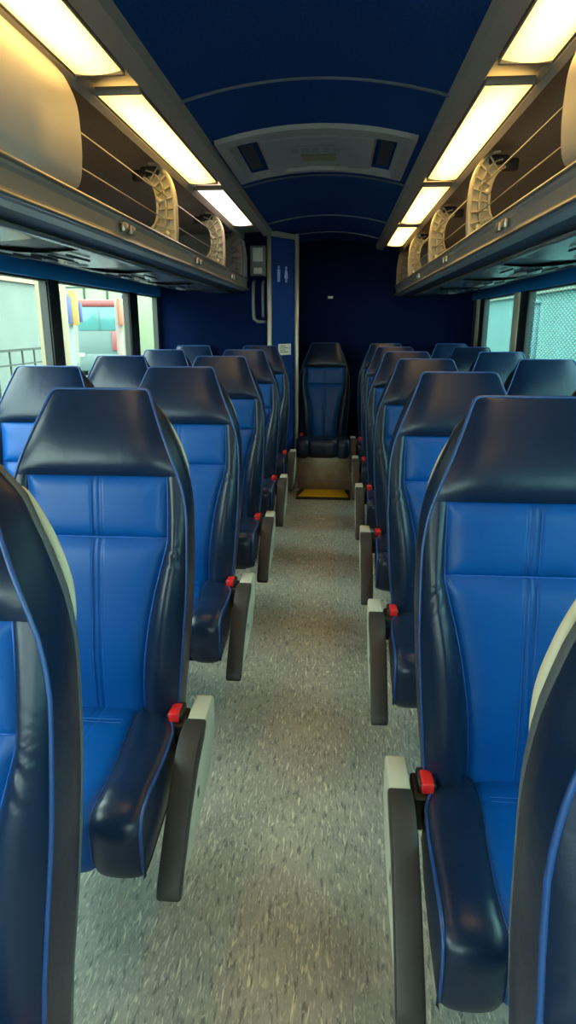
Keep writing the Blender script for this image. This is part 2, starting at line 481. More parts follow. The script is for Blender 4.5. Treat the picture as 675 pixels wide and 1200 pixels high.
    def cpt(s_, u, n):
        y, z = interp(px, s_), interp(pz, s_)
        y2, z2 = interp(px, s_ + .002), interp(pz, s_ + .002); y1, z1 = interp(px, s_ - .002), interp(pz, s_ - .002)
        ty, tz = y2 - y1, z2 - z1; l = math.hypot(ty, tz) or 1
        return Vector((u, y + tz / l * n, z - ty / l * n))
    fade = lambda s_: min(1, max(0, (STOP - s_) / .35)) * min(1, s_ / .03)
    cb = MB()
    def nb(q, s_): return (.017 * (1 - math.exp(-q / .13)) * (1 - .62 * q ** 7)) * fade(s_)
    for sd in (-1, 1):
        def fc(i, j, sd=sd):
            s_ = STOP * j; y = interp(px, s_); a = cu(y); u = a + (cw(y) - a) * i
            return cpt(s_, sd * u, nb(i, s_))
        cb.grid(fc, 14, 90, flip=sd < 0)
        # side of the cushion
        vs = []; fs = []; N = 48
        for k in range(N + 1):
            s_ = SF * k / N; y = interp(px, s_); w = cw(y); p0 = cpt(s_, sd * w, nb(1, s_))
            zb = .299
            for q in (0, .12, .55, 1):
                vs.append((sd * (w + .006 * math.sin(PI * q)), p0.y, p0.z + (zb - p0.z) * q if p0.z > zb else p0.z))
        for k in range(N):
            for j in range(3): fs.append((k*4 + j, k*4 + j + 1, k*4 + j + 5, k*4 + j + 4))
        cb.faces(vs, fs)
    cb.build('seat_cushion', 'navy', root, weld=.0004)
    ci = MB().use(insert)
    def ni(u, y, s_):
        d = max(cu(y) - abs(u), 0)
        c = min(abs(abs(u) - .006) / .006, 1)
        cr = min(abs(y + .075) / .012, 1) if s_ < S[5] else 1
        return pillow(d, .012, .014) - (1 - c) * .003 - (1 - cr) * .005
    def fi(i, j):
        s_ = STOP * j; y = interp(px, s_); u = cu(y) * (2 * i - 1)
        return cpt(s_, u, ni(u, y, s_))
    ci.grid(fi, 30, 80)
    ci.use('stitch')
    for off in (-.068, -.082):
        ci.tube([cpt(interp([(-.36, S[5]), (-.3, S[4]), (-.2, S[3]), (-.1, S[2]), (0, S[1])], off), u_ * .07 / 6, .010) for u_ in range(-6, 7)], .0008, 4)
    ci.build('cushion_insert', None, root)
    cp = MB()
    for sd in (-1, 1):
        cp.tube([cpt(SF * k / 40, sd * (cw(interp(px, SF * k / 40)) + .001), nb(1, SF * k / 40) + .001) for k in range(2, 41)], .0034, 6)
        cp.tube([cpt(SF * k / 40, sd * cu(interp(px, SF * k / 40)), .001) for k in range(2, 41)], .0017, 5)
    cp.build('cushion_piping', 'piping', root)
    # --- buckle by the crease
    bk = MB()
    bx = side * .190
    bk.box(bx - .028, bx + .026, -.075, .004, .330, .408, .006)
    bk.box(bx - .018, bx + .018, -.062, -.004, .395, .428, .005)
    bko = bk.build('seat_belt_buckle', 'seatbelt', root)
    rb = MB().box(bx - .012, bx + .012, -.066, -.020, .408, .433, .003)
    tag(rb.build('release_button', 'red', bko), 'red release button')
    # --- pedestal
    pd = MB() if frame else None
    if frame:
        pd.box(-.17, .17, -.34, .02, .262, .296, .006)
        pd.build('seat_frame', 'steel', root)
    for yy in (-.30, -.03) if frame else ():
        lg = MB(); lx = -side * .10
        lg.box(lx - .02, lx + .02, yy - .018, yy + .018, .0, .26, .005)
        lg.box(lx - .045, lx + .045, yy - .035, yy + .035, .0, .012, .004)
        lg.build('leg', 'steel', root)
    if armrest:
        ax = side * .246; hw = .0215
        body = MB()
        # block at the hinge, then the tapering beam seen under the pad
        body.prism([(.035, .418), (.020, .432), (-.075, .428), (-.10, .405), (-.17, .385), (-.26, .325), (-.32, .270), (-.34, .235), (-.325, .222), (-.20, .235), (-.06, .262), (.03, .325)], 'x', ax - hw, ax + hw, .005)
        bo = body.build('armrest', 'beige', root); smooth_by_angle(bo)
        sl = MB().box(ax + side * (hw - .001) - .0015, ax + side * (hw - .001) + .0015, -.185, -.165, .300, .322, .0012)
        sl.build('armrest_slot', 'seatbelt', bo)
        tp = [(-.075, .431), (-.12, .436), (-.17, .424), (-.24, .376), (-.305, .316), (-.355, .266), (-.372, .246)]
        bt = [(-.380, .226), (-.371, .214), (-.352, .218), (-.33, .245), (-.26, .310), (-.17, .370), (-.10, .395), (-.075, .415)]
        # densify the upper line
        def dens(pl, n):
            tb = [(-a, c) for a, c in pl]
            return [(-(tb[0][0] + (tb[-1][0] - tb[0][0]) * k / n), interp(tb, tb[0][0] + (tb[-1][0] - tb[0][0]) * k / n)) for k in range(n + 1)]
        pad = MB().prism(dens(tp, 16) + bt, 'x', ax - hw - .0025, ax + hw + .0025, .006)
        po = pad.build('armrest_pad', 'armpad', bo); smooth_by_angle(po)
        tag(po, 'charcoal rubber armrest pad')
    return root

aisle_left = build_seat(+1); aisle_right = build_seat(-1)
window_left = build_seat(+1, False); window_right = build_seat(-1, False)
PITCH = .82
L0, R0 = 1.36, 1.155                         # second rows
XL, XR, XWL, XWR = -.553, .385, -1.040, .900
ORD = ['first', 'second', 'third', 'fourth', 'fifth', 'sixth', 'seventh']
used = set()
def place(proto, x, y, label, group, sc=1.):
    o = proto if proto.name not in used else copy_tree(proto)
    used.add(proto.name)
    o.location = (x, y, 0); o.scale = (sc, 1, 1)
    tag(o, label, 'seat', group)
    return o
LABL = ['nearest coach seat, cut by the left edge, cream grab handle on its shoulder',
        'large aisle seat standing whole on the left, second row from the front',
        'left aisle seat in the third row, directly behind the large left seat',
        'left aisle seat in the fourth row from the front',
        'left aisle seat in the fifth row from the front',
        'left aisle seat in the last row beside the lavatory door']
for k in range(6):
    o = place(aisle_left if k else window_left, XL + (.008 if k == 0 else 0), L0 + PITCH * (k - 1) + (.06 if k == 0 else 0), LABL[k], 'aisle seats on the left')
    
LABR = ['nearest coach seat, cut by the right edge, mostly its dark navy side showing',
        'large aisle seat on the right, second row from the front',
        'right aisle seat in the third row, directly behind the large right seat',
        'right aisle seat in the fourth row from the front',
        'right aisle seat in the fifth row from the front',
        'right aisle seat in the sixth row from the front',
        'rearmost right aisle seat, next to the single rear seat']
for k in range(7):
    place(aisle_right, XR + (.004 if k == 0 else 0), R0 + PITCH * (k - 1) + (.04 if k == 0 else 0), LABR[k], 'aisle seats on the right').scale.z = 1.008 if k == 1 else 1.
for k in range(2, 6):
    place(window_left, XWL, L0 + PITCH * (k - 1), ['', '', 'left window seat cut by the left edge, beside the railing window', 'left window seat in front of the blue and yellow poster pole', 'left window seat under the narrow rear window pane', 'rearmost left window seat against the blue lavatory wall'][k], 'window seats on the left')
for k in range(2, 7):
    place(window_right, XWR, R0 + PITCH * (k - 1), ['', '', 'right window seat cut by the right edge behind the large right seat', 'right window seat with its pale headrest top full in view, beside the dotted window', 'right window seat before the black window post', 'right window seat below the small rear window pane', 'rearmost right window seat in the dark rear corner'][k], 'window seats on the right')
rear = build_seat(-1, False, False, 'navy')
place(rear, -.102, 5.43, 'single rear seat facing the aisle in front of the dark rear wall', None, .97)

# ------------------------------------------------------------------ the bus shell
YF, YR = -2.6, 5.80                          # front and rear of the interior
XLW, XRW = C - HALF, C + HALF
def struct(o, label=None): o['kind'] = 'structure'; 
def S(mb, name, mat, parent=None, **k):
    o = mb.build(name, mat, parent, **k)
    if parent is None: o['kind'] = 'structure'
    return o
S(MB().box(XLW - .08, XRW + .08, YF, YR + .08, -.06, 0), 'floor', FLOOR)

# ceiling: crowned carpet panels between the two light channels
CE = .392; ZC = 1.925; CROWN = .055
def cz(x): 
    q = (x - C) / CE
    return ZC + CROWN * (1 - q * q)
cm = MB()
cm.grid(lambda i, j: (C + CE * 1.02 * (2*i - 1), YF + (YR - YF + .08) * j, cz(C + CE * (2*i - 1))), 24, 2)
cm.grid(lambda i, j: (C + CE * 1.02 * (2*i - 1), YF + (YR - YF + .08) * j, cz(C + CE * (2*i - 1)) + .04), 24, 2)
ceil = S(cm, 'ceiling', 'carpet')
for y in (-.05, 1.03, 2.12, 3.36, 4.52, 5.30):
    t = MB().tube([(C + CE * (2*i/24 - 1), y, cz(C + CE * (2*i/24 - 1)) - .001) for i in range(25)], .006, 6, flat=.6)
    t.build('ceiling_seam', 'seam', ceil)
# roof above everything
S(MB().box(XLW - .08, XRW + .08, YF, YR + .08, 2.03, 2.08), 'ceiling_roof', 'wallgrey')

# light channels (the grey profile between ceiling and luggage rack)
for s, nm in ((-1, 'trim_1'), (1, 'trim_2')):
    X = lambda d: C + s * d
    c = MB()
    yend = 4.84 if s < 0 else YR
    # section: ceiling edge -> small lip -> recess for the lamps -> outer lip
    sec = [(.382, 1.930), (.392, 1.905), (.440, 1.893), (.445, 1.905), (.445, 1.925), (.576, 1.915), (.576, 1.886), (.590, 1.872), (.600, 1.880), (.600, 1.960), (.382, 1.960)]
    c.prism([(X(a), z) for a, z in sec], 'y', YF, yend)
    o = S(c, nm, 'greytrim')

# ceiling lamps
def lamp(s, y0, y1, lens, label):
    cx = C + s * .510; cy = (y0 + y1) / 2
    t = empty('ceiling_light', (cx, cy, 1.895)); tag(t, label, 'light', 'strip lights over the luggage racks')
    L = (y1 - y0) / 2
    # shallow curved lens
    def f(i, j):
        q = 2*i - 1; return (q * .061, -L + 2*L*j, -.003 * s * q - .007 * (1 - q*q))
    l = MB().grid(f, 12, 40); l.grid(lambda i, j: (Vector(f(i, j)) + Vector((0, 0, .004))), 12, 1)
    lo = l.build('diffuser', lens, t)
    fr = MB()
    for yy in (-L - .012, L + .002): fr.box(-.062, .062, yy, yy + .010, -.008, .012, .002)
    fr.box(-.064, -.060, -L, L, -.004, .010); fr.box(.060, .064, -L, L, -.004, .010)
    fr.build('lamp_frame', 'greytrim', t)
    return t
for (s, y0, y1, lens, label) in (
    (-1, -.70, .52, LENS_WARM, 'warm strip light over the left rack, nearest, above the camera'),
    (-1, .66, 1.78, LENS_WARM, 'glowing strip light in the top left corner above the white bin door'),
    (-1, 1.93, 3.06, LENS_WARM, 'long warm strip light over the left rack, second one from the camera'),
    (-1, 3.20, 4.30, LENS_PALE, 'pinkish white strip light at the far end of the left row'),
    (1, -.70, .52, LENS_WARM, 'warm strip light over the right rack, nearest, above the camera'),
    (1, .66, 1.78, LENS_WARM, 'glowing strip light in the top right corner above the bin door'),
    (1, 1.93, 3.06, LENS_WARM, 'long warm strip light over the right rack, next to the roof hatch'),
    (1, 3.20, 4.30, LENS_WARM, 'third strip light of the right row, above the middle bracket'),
    (1, 4.44, 5.45, LENS_WARM, 'smallest strip light at the rear end of the right row')):
    lamp(s, y0, y1, lens, label)

# ------------------------------------------------------------------ luggage racks
def bracket_mesh(s, parent, y, mat):
    """moulded C-shaped rib: two curved flanges, a web and cross ribs"""
    # outer (aisle) and inner curves in (d from centre, z)
    out = [(.560, 1.615), (.556, 1.68), (.556, 1.74), (.560, 1.79), (.572, 1.835), (.592, 1.868), (.622, 1.888), (.650, 1.893)]
    inn = [(.735, 1.662), (.715, 1.648), (.690, 1.648), (.655, 1.662), (.632, 1.685), (.622, 1.73), (.624, 1.775), (.634, 1.81), (.652, 1.835), (.672, 1.845)]
    oc = [(z, d) for d, z in out]
    w = .022
    b = MB()
    X = lambda d: C + s * d
    # web
    import itertools
    No = 24
    def resample(pl, n):
        Ls = [0.]
        for a, c in zip(pl, pl[1:]): Ls.append(Ls[-1] + math.dist(a, c))
        return [(interp([(l, p[0]) for l, p in zip(Ls, pl)], Ls[-1]*k/n), interp([(l, p[1]) for l, p in zip(Ls, pl)], Ls[-1]*k/n)) for k in range(n + 1)]
    A = resample(out, No)
    # pair the inner curve (skipping the foot) with the outer
    I = resample(inn[3:], No)
    b.grid(lambda i, j: (X(A[round(j*No)][0] + (I[round(j*No)][0] - A[round(j*No)][0]) * i), y + .004, A[round(j*No)][1] + (I[round(j*No)][1] - A[round(j*No)][1]) * i), 1, No, False)
    b.grid(lambda i, j: (X(A[round(j*No)][0] + (I[round(j*No)][0] - A[round(j*No)][0]) * i), y + .010, A[round(j*No)][1] + (I[round(j*No)][1] - A[round(j*No)][1]) * i), 1, No, False)
    # flanges
    def flange(pl, th, n=24):
        R = resample(pl, n)
        prev = None; vs = []; fs = []
        for k, (d, z) in enumerate(R):
            a = R[max(k-1, 0)]; c = R[min(k+1, n)]
            td, tz = c[0]-a[0], c[1]-a[1]; l = math.hypot(td, tz); nd, nz = -tz/l*th/2, td/l*th/2
            for (dd, zz, yy) in ((nd, nz, -w), (nd, nz, w), (-nd, -nz, w), (-nd, -nz, -w)):
                vs.append((X(d + dd), y + yy, z + zz))
        for k in range(n):
            for j in range(4): fs.append((k*4 + j, k*4 + (j+1) % 4, (k+1)*4 + (j+1) % 4, (k+1)*4 + j))
        fs += [(0, 1, 2, 3), (n*4+3, n*4+2, n*4+1, n*4)]
        b.faces(vs, fs, False)
    flange(out, .009); flange(inn, .008)
    mid = [((a[0]+c[0])/2, (a[1]+c[1])/2) for a, c in zip(A, I)]
    flange(mid, .005)
    flange([(.560, 1.618), (.735, 1.640)], .008, 4)                    # foot plate
    flange([(.575, 1.62), (.640, 1.66)], .006, 4); flange([(.640, 1.62), (.600, 1.66)], .006, 4)
    for k in (3, 6, 9, 12, 15, 18, 21):
        flange([A[k], I[k]], .005, 2)
    def boss(d, z, r):
        b.tube([(X(d), y - w - .003, z), (X(d), y + w, z)], r, 12)
    boss(.738, 1.660, .015); boss(.617, 1.765, .010); boss(.590, 1.645, .010); boss(.640, 1.640, .010)
    # dark knuckle at the top
    o = b.build('bracket', mat, parent)
    k = MB().box(X(.650) - .035, X(.650) + .035, y - .02, y + .02, 1.855, 1.885, .008)
    k.box(X(.690) - .03, X(.690) + .03, y - .016, y + .016, 1.835, 1.875, .008)
    k.build('bracket_clamp', 'armpad', o)
    return o

def rack(s, yend, label):
    t = empty('luggage_rack', (0, 0, 0)); tag(t, label, 'luggage rack')
    X = lambda d: C + s * d
    y0 = YF + .02
    # lining: floor, curved back and top
    b = MB()
    sec = [(.60, 1.615), (.90, 1.612), (1.13, 1.62), (1.20, 1.68), (1.205, 1.78), (1.15, 1.86), (1.00, 1.905), (.80, 1.912), (.603, 1.915)]
    sec2 = [(d + (0.0), z + .012) for d, z in sec[::-1]]
    b.grid(lambda i, j: (X(sec[round(i*8)][0]), y0 + (yend - y0)*j, sec[round(i*8)][1]), 8, 1)
    b.build('rack_lining', 'rackback', t)
    # end panel closing the rack at the rear
    e = MB().prism([(X(d), z) for d, z in [(.575, 1.55)] + [(1.2, 1.57), (1.205, 1.78), (1.15, 1.86), (1.00, 1.905), (.62, 1.912), (.575, 1.86), (.560, 1.75), (.562, 1.62)]], 'y', yend - .02, yend)
    e.build('end_panel', 'rackback', t)
    # front rail: an aluminium extrusion with an upper bead, a channel and a lower bead
    r = MB()
    rs = [(.575, 1.622), (.560, 1.620), (.556, 1.610), (.560, 1.600), (.566, 1.592), (.566, 1.560), (.558, 1.552), (.556, 1.542), (.566, 1.535), (.600, 1.532), (.600, 1.622)]
    r.prism([(X(d), z) for d, z in rs], 'y', y0, yend)
    ro = r.build('front_rail', 'railgrey', t)
    for zz in (1.612, 1.544):
        MB().tube([(X(.557), y0, zz), (X(.557), yend, zz)], .006, 8).build('rail_bead', 'alu', ro)
    # little latches on the rail
    for yy in ((2.05, 2.12, 3.1, 3.17, 4.1, 4.17)):
        MB().box(X(.554) - .006, X(.554) + .006, yy - .02, yy + .02, 1.566, 1.592, .003).build('rail_latch', 'alu', ro)
    # underside with its service panels
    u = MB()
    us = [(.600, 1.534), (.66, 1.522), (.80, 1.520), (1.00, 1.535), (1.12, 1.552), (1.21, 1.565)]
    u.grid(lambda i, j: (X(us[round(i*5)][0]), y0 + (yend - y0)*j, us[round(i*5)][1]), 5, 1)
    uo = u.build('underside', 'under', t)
    MB().tube([(X(.660), y0, 1.516), (X(.660), yend, 1.516)], .009, 8, flat=1.6).build('underside_rib', 'underpanel', uo)
    for k in range(9):
        yc = -1.9 + .82 * k + (.1 if s < 0 else -.1)
        if yc + .3 > yend: break
        sp = empty('service_panel'); sp.parent = t
        m = MB()
        def f(i, j, yc=yc): 
            d = .685 + .34*i; z = interp([(.6, 1.524), (.8, 1.520), (1.0, 1.535), (1.12, 1.552)], d) - .006 - .006*math.sin(PI*i)
            return (X(d), yc - .27 + .54*j, z)
        m.grid(f, 6, 6)
        m.grid(lambda i, j: Vector(f(i, j)) + Vector((0, 0, .006)), 6, 1)
        m.build('panel_face', 'underpanel', sp)
        for q in range(5):
            MB().tube([(X(.74 + .055*q), yc - .25, interp([(.6, 1.524), (.8, 1.520), (1.0, 1.535), (1.12, 1.552)], .74 + .055*q) - .016), (X(.74 + .055*q), yc - .06, interp([(.6, 1.524), (.8, 1.520), (1.0, 1.535), (1.12, 1.552)], .74 + .055*q) - .016)], .004, 6).build('louvre', 'under', sp)
        for yy in (.06, .15):
            MB().tube([(X(.85), yc + yy, 1.518), (X(.85), yc + yy, 1.504)], [.030, .024], 16).build('reading_lamp', 'railgrey', sp)
    # wires along the opening
    for zz in (1.690, 1.775):
        MB().tube([(X(.585), y0, zz), (X(.585), yend - .02, zz)], .0024, 6).build('wire', 'wire', t)
    ys = (2.72, 3.84) if s < 0 else (2.64, 3.70, 4.74)
    for y in ys: bracket_mesh(s, t, y, 'cream')
    if s < 0: tag(bracket_mesh(s, t, 4.55, 'dimcream'), 'dark grey bracket')
    else: bracket_mesh(s, t, 5.60, 'dimcream')
    # bin door at the front, rounded at its rear corner
    ye = 1.74 if s < 0 else 1.60
    dpro = [(.575, 1.622), (.562, 1.66), (.556, 1.73), (.558, 1.80), (.572, 1.86), (.590, 1.885)]
    def dx(z): return interp([(z_, d_) for d_, z_ in dpro], z)
    dm = MB()
    for off in (0., .012):
        def f(i, j, off=off):
            z = 1.622 + (1.885 - 1.622)*j
            r_ = .10; yy = ye
            if z > 1.885 - r_: yy = ye - (r_ - math.sqrt(max(0, r_*r_ - (z - 1.885 + r_)**2)))
            if z < 1.622 + .02: yy = ye - (.02 - math.sqrt(max(0, .0004 - (1.642 - z)**2)))
            return (X(dx(z) - .004 + off), -1.0 + (yy + 1.0)*i, z)
        dm.grid(f, 10, 24)
    # edge between the two skins
    def fe(i, j):
        z = 1.622 + (1.885 - 1.622)*j; r_ = .10; yy = ye
        if z > 1.885 - r_: yy = ye - (r_ - math.sqrt(max(0, r_*r_ - (z - 1.885 + r_)**2)))
        if z < 1.622 + .02: yy = ye - (.02 - math.sqrt(max(0, .0004 - (1.642 - z)**2)))
        return (X(dx(z) - .004 + .012*i), yy, z)
    dm.grid(fe, 1, 24)
    dm.build('bin_door', 'door', t, weld=.0003)
    return t
rack(-1, 4.84, 'long grey luggage rack with wire fronts above the left windows')
rack(1, YR - .01, 'long grey luggage rack with wire fronts above the right windows')

# ------------------------------------------------------------------ side walls with window openings
ZB, ZT = .84, 1.500
def side_wall(s, name, panes, posts):
    X0 = XLW if s < 0 else XRW; X1 = X0 + s * .032
    xa, xb = min(X0, X1), max(X0, X1)
    m = MB().box(xa, xb, YF, YR + .08, -.06, ZB).box(xa, xb, YF, YR + .08, ZT, 2.05)
    ys = [YF] + [v for p in panes for v in p] + [YR + .08]
    for a, b in zip(ys[::2], ys[1::2]):
        if b - a > .001: m.box(xa, xb, a, b, ZB, ZT)
    S(m, name, 'wallgrey' if s < 0 else 'wallgrey')
LP = [(-2.5, -1.05), (-.85, 1.05), (1.22, 2.97), (3.075, 4.14), (4.30, 4.80)]
RP = [(-2.5, -1.55), (-1.35, .30), (.45, 2.05), (2.20, 4.13), (4.43, 5.34)]
side_wall(-1, 'wall_left', LP, None); side_wall(1, 'wall_right', RP, None)
wn = 0
for s, panes in ((-1, LP), (1, RP)):
    X0 = XLW if s < 0 else XRW
    for (a, b) in panes:
        wn += 1
        w = MB().box(X0 + s*.018 - .003, X0 + s*.018 + .003, a, b, ZB, ZT)
        wo = S(w, 'window_%d' % wn, 'glassl' if s < 0 else 'glassr')
        f = MB()
        xa, xb = sorted((X0 - s*.004, X0 + s*.03))
        f.box(xa, xb, a, a + .014, ZB, ZT); f.box(xa, xb, b - .014, b, ZB, ZT)
        f.box(xa, xb, a, b, ZB, ZB + .02); f.box(xa, xb, a, b, ZT - .012, ZT)
        f.build('window_frame', 'mullion', wo)
# posts between the panes: black on the left, cream and black on the right
nt_ = 2
def post(s, a, b, mat, d=.012):
    global nt_; nt_ += 1
    X0 = XLW if s < 0 else XRW
    xa, xb = sorted((X0, X0 - s*d))
    S(MB().box(xa, xb, a, b, ZB, ZT + .02, .003), 'trim_%d' % nt_, mat)
for a, b in zip([p[1] for p in LP[:-1]], [p[0] for p in LP[1:]]): post(-1, a - .005, b + .005, 'mullion')
for a, b in zip([p[1] for p in RP[:-2]], [p[0] for p in RP[1:-1]]): post(1, a - .005, b + .005, 'mullion')
post(1, 4.12, 4.30, 'mullion'); post(1, 4.305, 4.44, 'creamframe', .016)
post(1, 5.33, 5.48, 'mullion'); post(1, 5.485, 5.60, 'creamframe', .016)
# blue strip over the windows
for s in (-1, 1):
    X0 = XLW if s < 0 else XRW
    nt_ += 1
    xa, xb = sorted((X0, X0 - s*.018))
    S(MB().box(xa, xb, YF, YR, ZT - .004, 1.566, .004), 'trim_%d' % nt_, 'bluestrip')
    nt_ += 1
    xa, xb = sorted((X0, X0 - s*.02))
    S(MB().box(xa, xb, YF, YR, ZB - .03, ZB + .002, .004), 'trim_%d' % nt_, 'wallgrey')
# rear wall and front bulkhead below the windscreen
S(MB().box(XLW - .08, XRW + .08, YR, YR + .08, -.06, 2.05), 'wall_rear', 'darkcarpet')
S(MB().box(XLW - .08, XRW + .08, YF - .06, YF, -.06, .95).box(XLW - .08, XRW + .08, YF - .06, YF, 1.70, 2.05), 'wall_front', 'wallgrey')
wn += 1
S(MB().box(XLW, XRW, YF - .035, YF - .029, .95, 1.70), 'window_%d' % wn, 'glassl')
# small pale sign on the rear wall
rs_ = MB().use('hatchdeco').box(-.092, -.046, YR - .008, YR, 1.515, 1.537, .002).use('paper').box(-.088, -.072, YR - .010, YR - .006, 1.519, 1.533, .002).box(-.066, -.050, YR - .010, YR - .006, 1.519, 1.533, .002)
tag(rs_.build('wall_plate'), 'tiny pale plate high on the dark rear wall', 'sign')

# ------------------------------------------------------------------ lavatory cabin at the left rear
YL = 4.86; XD = -.49; XE, YE = -.318, 5.12
lv = MB()
lv.box(XLW, XD, YL, YL + .05, 0, 1.96)
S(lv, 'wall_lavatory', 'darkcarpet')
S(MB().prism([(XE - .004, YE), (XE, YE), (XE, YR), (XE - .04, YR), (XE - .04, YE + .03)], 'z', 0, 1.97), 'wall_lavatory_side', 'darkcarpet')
def slab(mb, a, b, d0, d1, z0, z1, bev=0):
    """box standing along the line a-b (plan), from d0 to d1 in front of it"""
    A = Vector((a[0], a[1], 0)); B = Vector((b[0], b[1], 0)); t = (B - A).normalized(); n = Vector((t.y, -t.x, 0))
    vs = []
    for p in (A, B):
        for d in (d0, d1):
            for z in (z0, z1): vs.append(p + n*d + Vector((0, 0, z)))
    mb.faces(vs, [(0, 1, 3, 2), (4, 6, 7, 5), (0, 4, 5, 1), (2, 3, 7, 6), (0, 2, 6, 4), (1, 5, 7, 3)], False)
    return mb
pA, pB = (XD, YL), (XE, YE)
dr = slab(MB(), pA, pB, -.03, 0, 0.02, 1.90).build('door_1', 'lavblue'); dr['kind'] = 'structure'
slab(MB(), pA, pB, -.03, .012, 1.90, 1.935).build('door_frame', 'pole', dr)
# restroom sign: two little figures on the door
dv = (Vector(pB) - Vector(pA)); dl = dv.length; dv.normalize()
def dpt(q, z, out): 
    p = Vector(pA) + dv*(dl*q); n = Vector((dv.y, -dv.x)); p = p + n*out
    return Vector((p.x, p.y, z))
sg = MB()
for q, man in ((.32, True), (.60, False)):
    def part(du, z0, z1, w0, w1):
        a0, a1 = dpt(q + (du - w0/2)/dl, z0, .002), dpt(q + (du + w0/2)/dl, z0, .002)
        b1, b0 = dpt(q + (du + w1/2)/dl, z1, .002), dpt(q + (du - w1/2)/dl, z1, .002)
        n = dpt(q, z0, .004) - dpt(q, z0, .002)
        vs = [a0, a1, b1, b0, a0 + n, a1 + n, b1 + n, b0 + n]
        sg.faces(vs, [(0, 1, 2, 3), (4, 7, 6, 5), (0, 4, 5, 1), (1, 5, 6, 2), (2, 6, 7, 3), (3, 7, 4, 0)], False)
    sg.tube([dpt(q, 1.700, .001), dpt(q, 1.700, .005)], .011, 12)
    if man:
        part(0, 1.642, 1.686, .030, .034); part(-.008, 1.60, 1.642, .011, .013); part(.008, 1.60, 1.642, .011, .013)
    else:
        part(0, 1.628, 1.686, .044, .022); part(-.006, 1.60, 1.628, .008, .009); part(.006, 1.60, 1.628, .008, .009)
tag(sg.build('restroom_sign', 'signblue'), 'small blue man and woman restroom symbols on the lavatory door', 'sign')
nb_ = MB().use('paper'); slab(nb_, dpt(.30, 0, 0).xy, dpt(.78, 0, 0).xy, .001, .004, 1.085, 1.165)
nb_.use('ink')
for k in range(4):
    slab(nb_, dpt(.36, 0, 0).xy, dpt(.56 + .12*(k % 2), 0, 0).xy, .004, .0048, 1.148 - .015*k, 1.153 - .015*k)
tag(nb_.build('notice'), 'small white printed notice on the lavatory door', 'sign')
def pole_trim(x, y, label):
    p = MB().tube([(x, y, .0), (x, y, 1.94)], .016, 12)
    p.tube([(x, y, .0), (x, y, .02)], .028, 12)
    global nt_; nt_ += 1
    o = p.build('trim_%d' % nt_, 'pole'); o['kind'] = 'structure'
pole_trim(XD - .002, YL - .014, ''); pole_trim(XE + .006, YE - .016, '')
# speaker unit on the lavatory wall and a curved grab bar below it
sp = empty('wall_speaker', (-.565, YL, 1.63)); tag(sp, 'small grey speaker box with a pale front on the lavatory wall', 'speaker')
MB().box(-.055, .055, -.07, 0, 0, .20, .008).build('speaker_box', 'speaker', sp)
MB().box(-.035, .035, -.076, -.068, .095, .185, .004).build('speaker_grille', 'speakergrille', sp)
MB().box(-.030, .030, -.078, -.070, .015, .055, .003).build('speaker_label', 'speakergrille', sp)
gb = MB()
gb.tube([(-.60, YL, 1.60), (-.60, YL - .05, 1.585), (-.602, YL - .055, 1.54), (-.602, YL - .055, 1.40), (-.598, YL - .055, 1.345), (-.575, YL - .055, 1.325), (-.54, YL - .055, 1.322), (-.52, YL, 1.322)], .012, 10)
gb.tube([(-.535, YL, 1.60), (-.535, YL - .05, 1.585), (-.535, YL - .055, 1.36), (-.535, YL, 1.345)], .009, 10)
tag(gb.build('grab_bar', 'speaker'), 'curved grey grab bar on the lavatory wall under the speaker', 'handle')

# ------------------------------------------------------------------ rear step with the yellow tread
st = MB().box(XE + .005, .150, 5.14, YR, 0, .292, .006)
sto = S(st, 'trim_%d' % (nt_ + 1), 'step'); nt_ += 1
MB().box(XE + .006, .149, 5.126, 5.142, .085, .095).build('riser_joint', 'greytrim', sto)
tr = MB().use('blackedge').prism([(-.300, 4.86), (.120, 4.86), (.120, 5.135), (-.300, 5.135)], 'z', 0, .012)
tr.use('yellow').prism([(-.283, 4.90), (.108, 4.90), (.075, 5.12), (-.240, 5.12)], 'z', .012, .018)
tag(tr.build('step_mat'), 'bright yellow tread on the floor before the single rear seat', 'mat')

# ------------------------------------------------------------------ roof hatch
hx0, hx1, hy0, hy1 = -.455, .268, 2.56, 3.24
ht = empty('roof_hatch', (0, 0, 0)); tag(ht, 'grey roof escape hatch set in the blue ceiling', 'hatch')
def hpt(i, j, dz):
    x = hx0 + (hx1 - hx0)*i; x = max(min(x, C + CE), C - CE)
    return (x, hy0 + (hy1 - hy0)*j, cz(x) + dz)
def hring(mb, i0, i1, j0, j1, a0, b0, c0, d0, z_out, z_in, n=20):
    """frame between an outer and an inner rectangle, following the crown"""
    def rect(x0, x1, y0, y1):
        pts = [(x0 + (x1 - x0)*k/n, y0) for k in range(n)] + [(x1, y0 + (y1 - y0)*k/n) for k in range(n)]
        return pts + [(x1 + (x0 - x1)*k/n, y1) for k in range(n)] + [(x0, y1 + (y0 - y1)*k/n) for k in range(n)]
    A, B = rect(i0, i1, j0, j1), rect(a0, b0, c0, d0)
    vs = [hpt(*p, z_out) for p in A] + [hpt(*p, z_in) for p in B]; N = len(A)
    mb.faces(vs, [(k, (k+1) % N, N + (k+1) % N, N + k) for k in range(N)])
fr = MB()
hring(fr, 0, 1, 0, 1, 0.004, .996, .006, .994, 0, -.016)
hring(fr, .004, .996, .006, .994, .06, .94, .08, .92, -.016, -.024)
hring(fr, .06, .94, .08, .92, .085, .915, .12, .88, -.024, .002)
fr.build('hatch_frame', 'hatch', ht, recalc=False)
MB().grid(lambda i, j: hpt(.085 + .83*i, .12 + .76*j, .003), 20, 4).build('hatch_recess', 'hatchdark', ht)
ld = MB()
hring(ld, .19, .81, .10, .86, .21, .79, .14, .82, .0, -.020)
ld.grid(lambda i, j: hpt(.21 + .58*i, .14 + .68*j, -.020), 20, 4)
lid = ld.build('hatch_lid', 'hatchlid', ht)
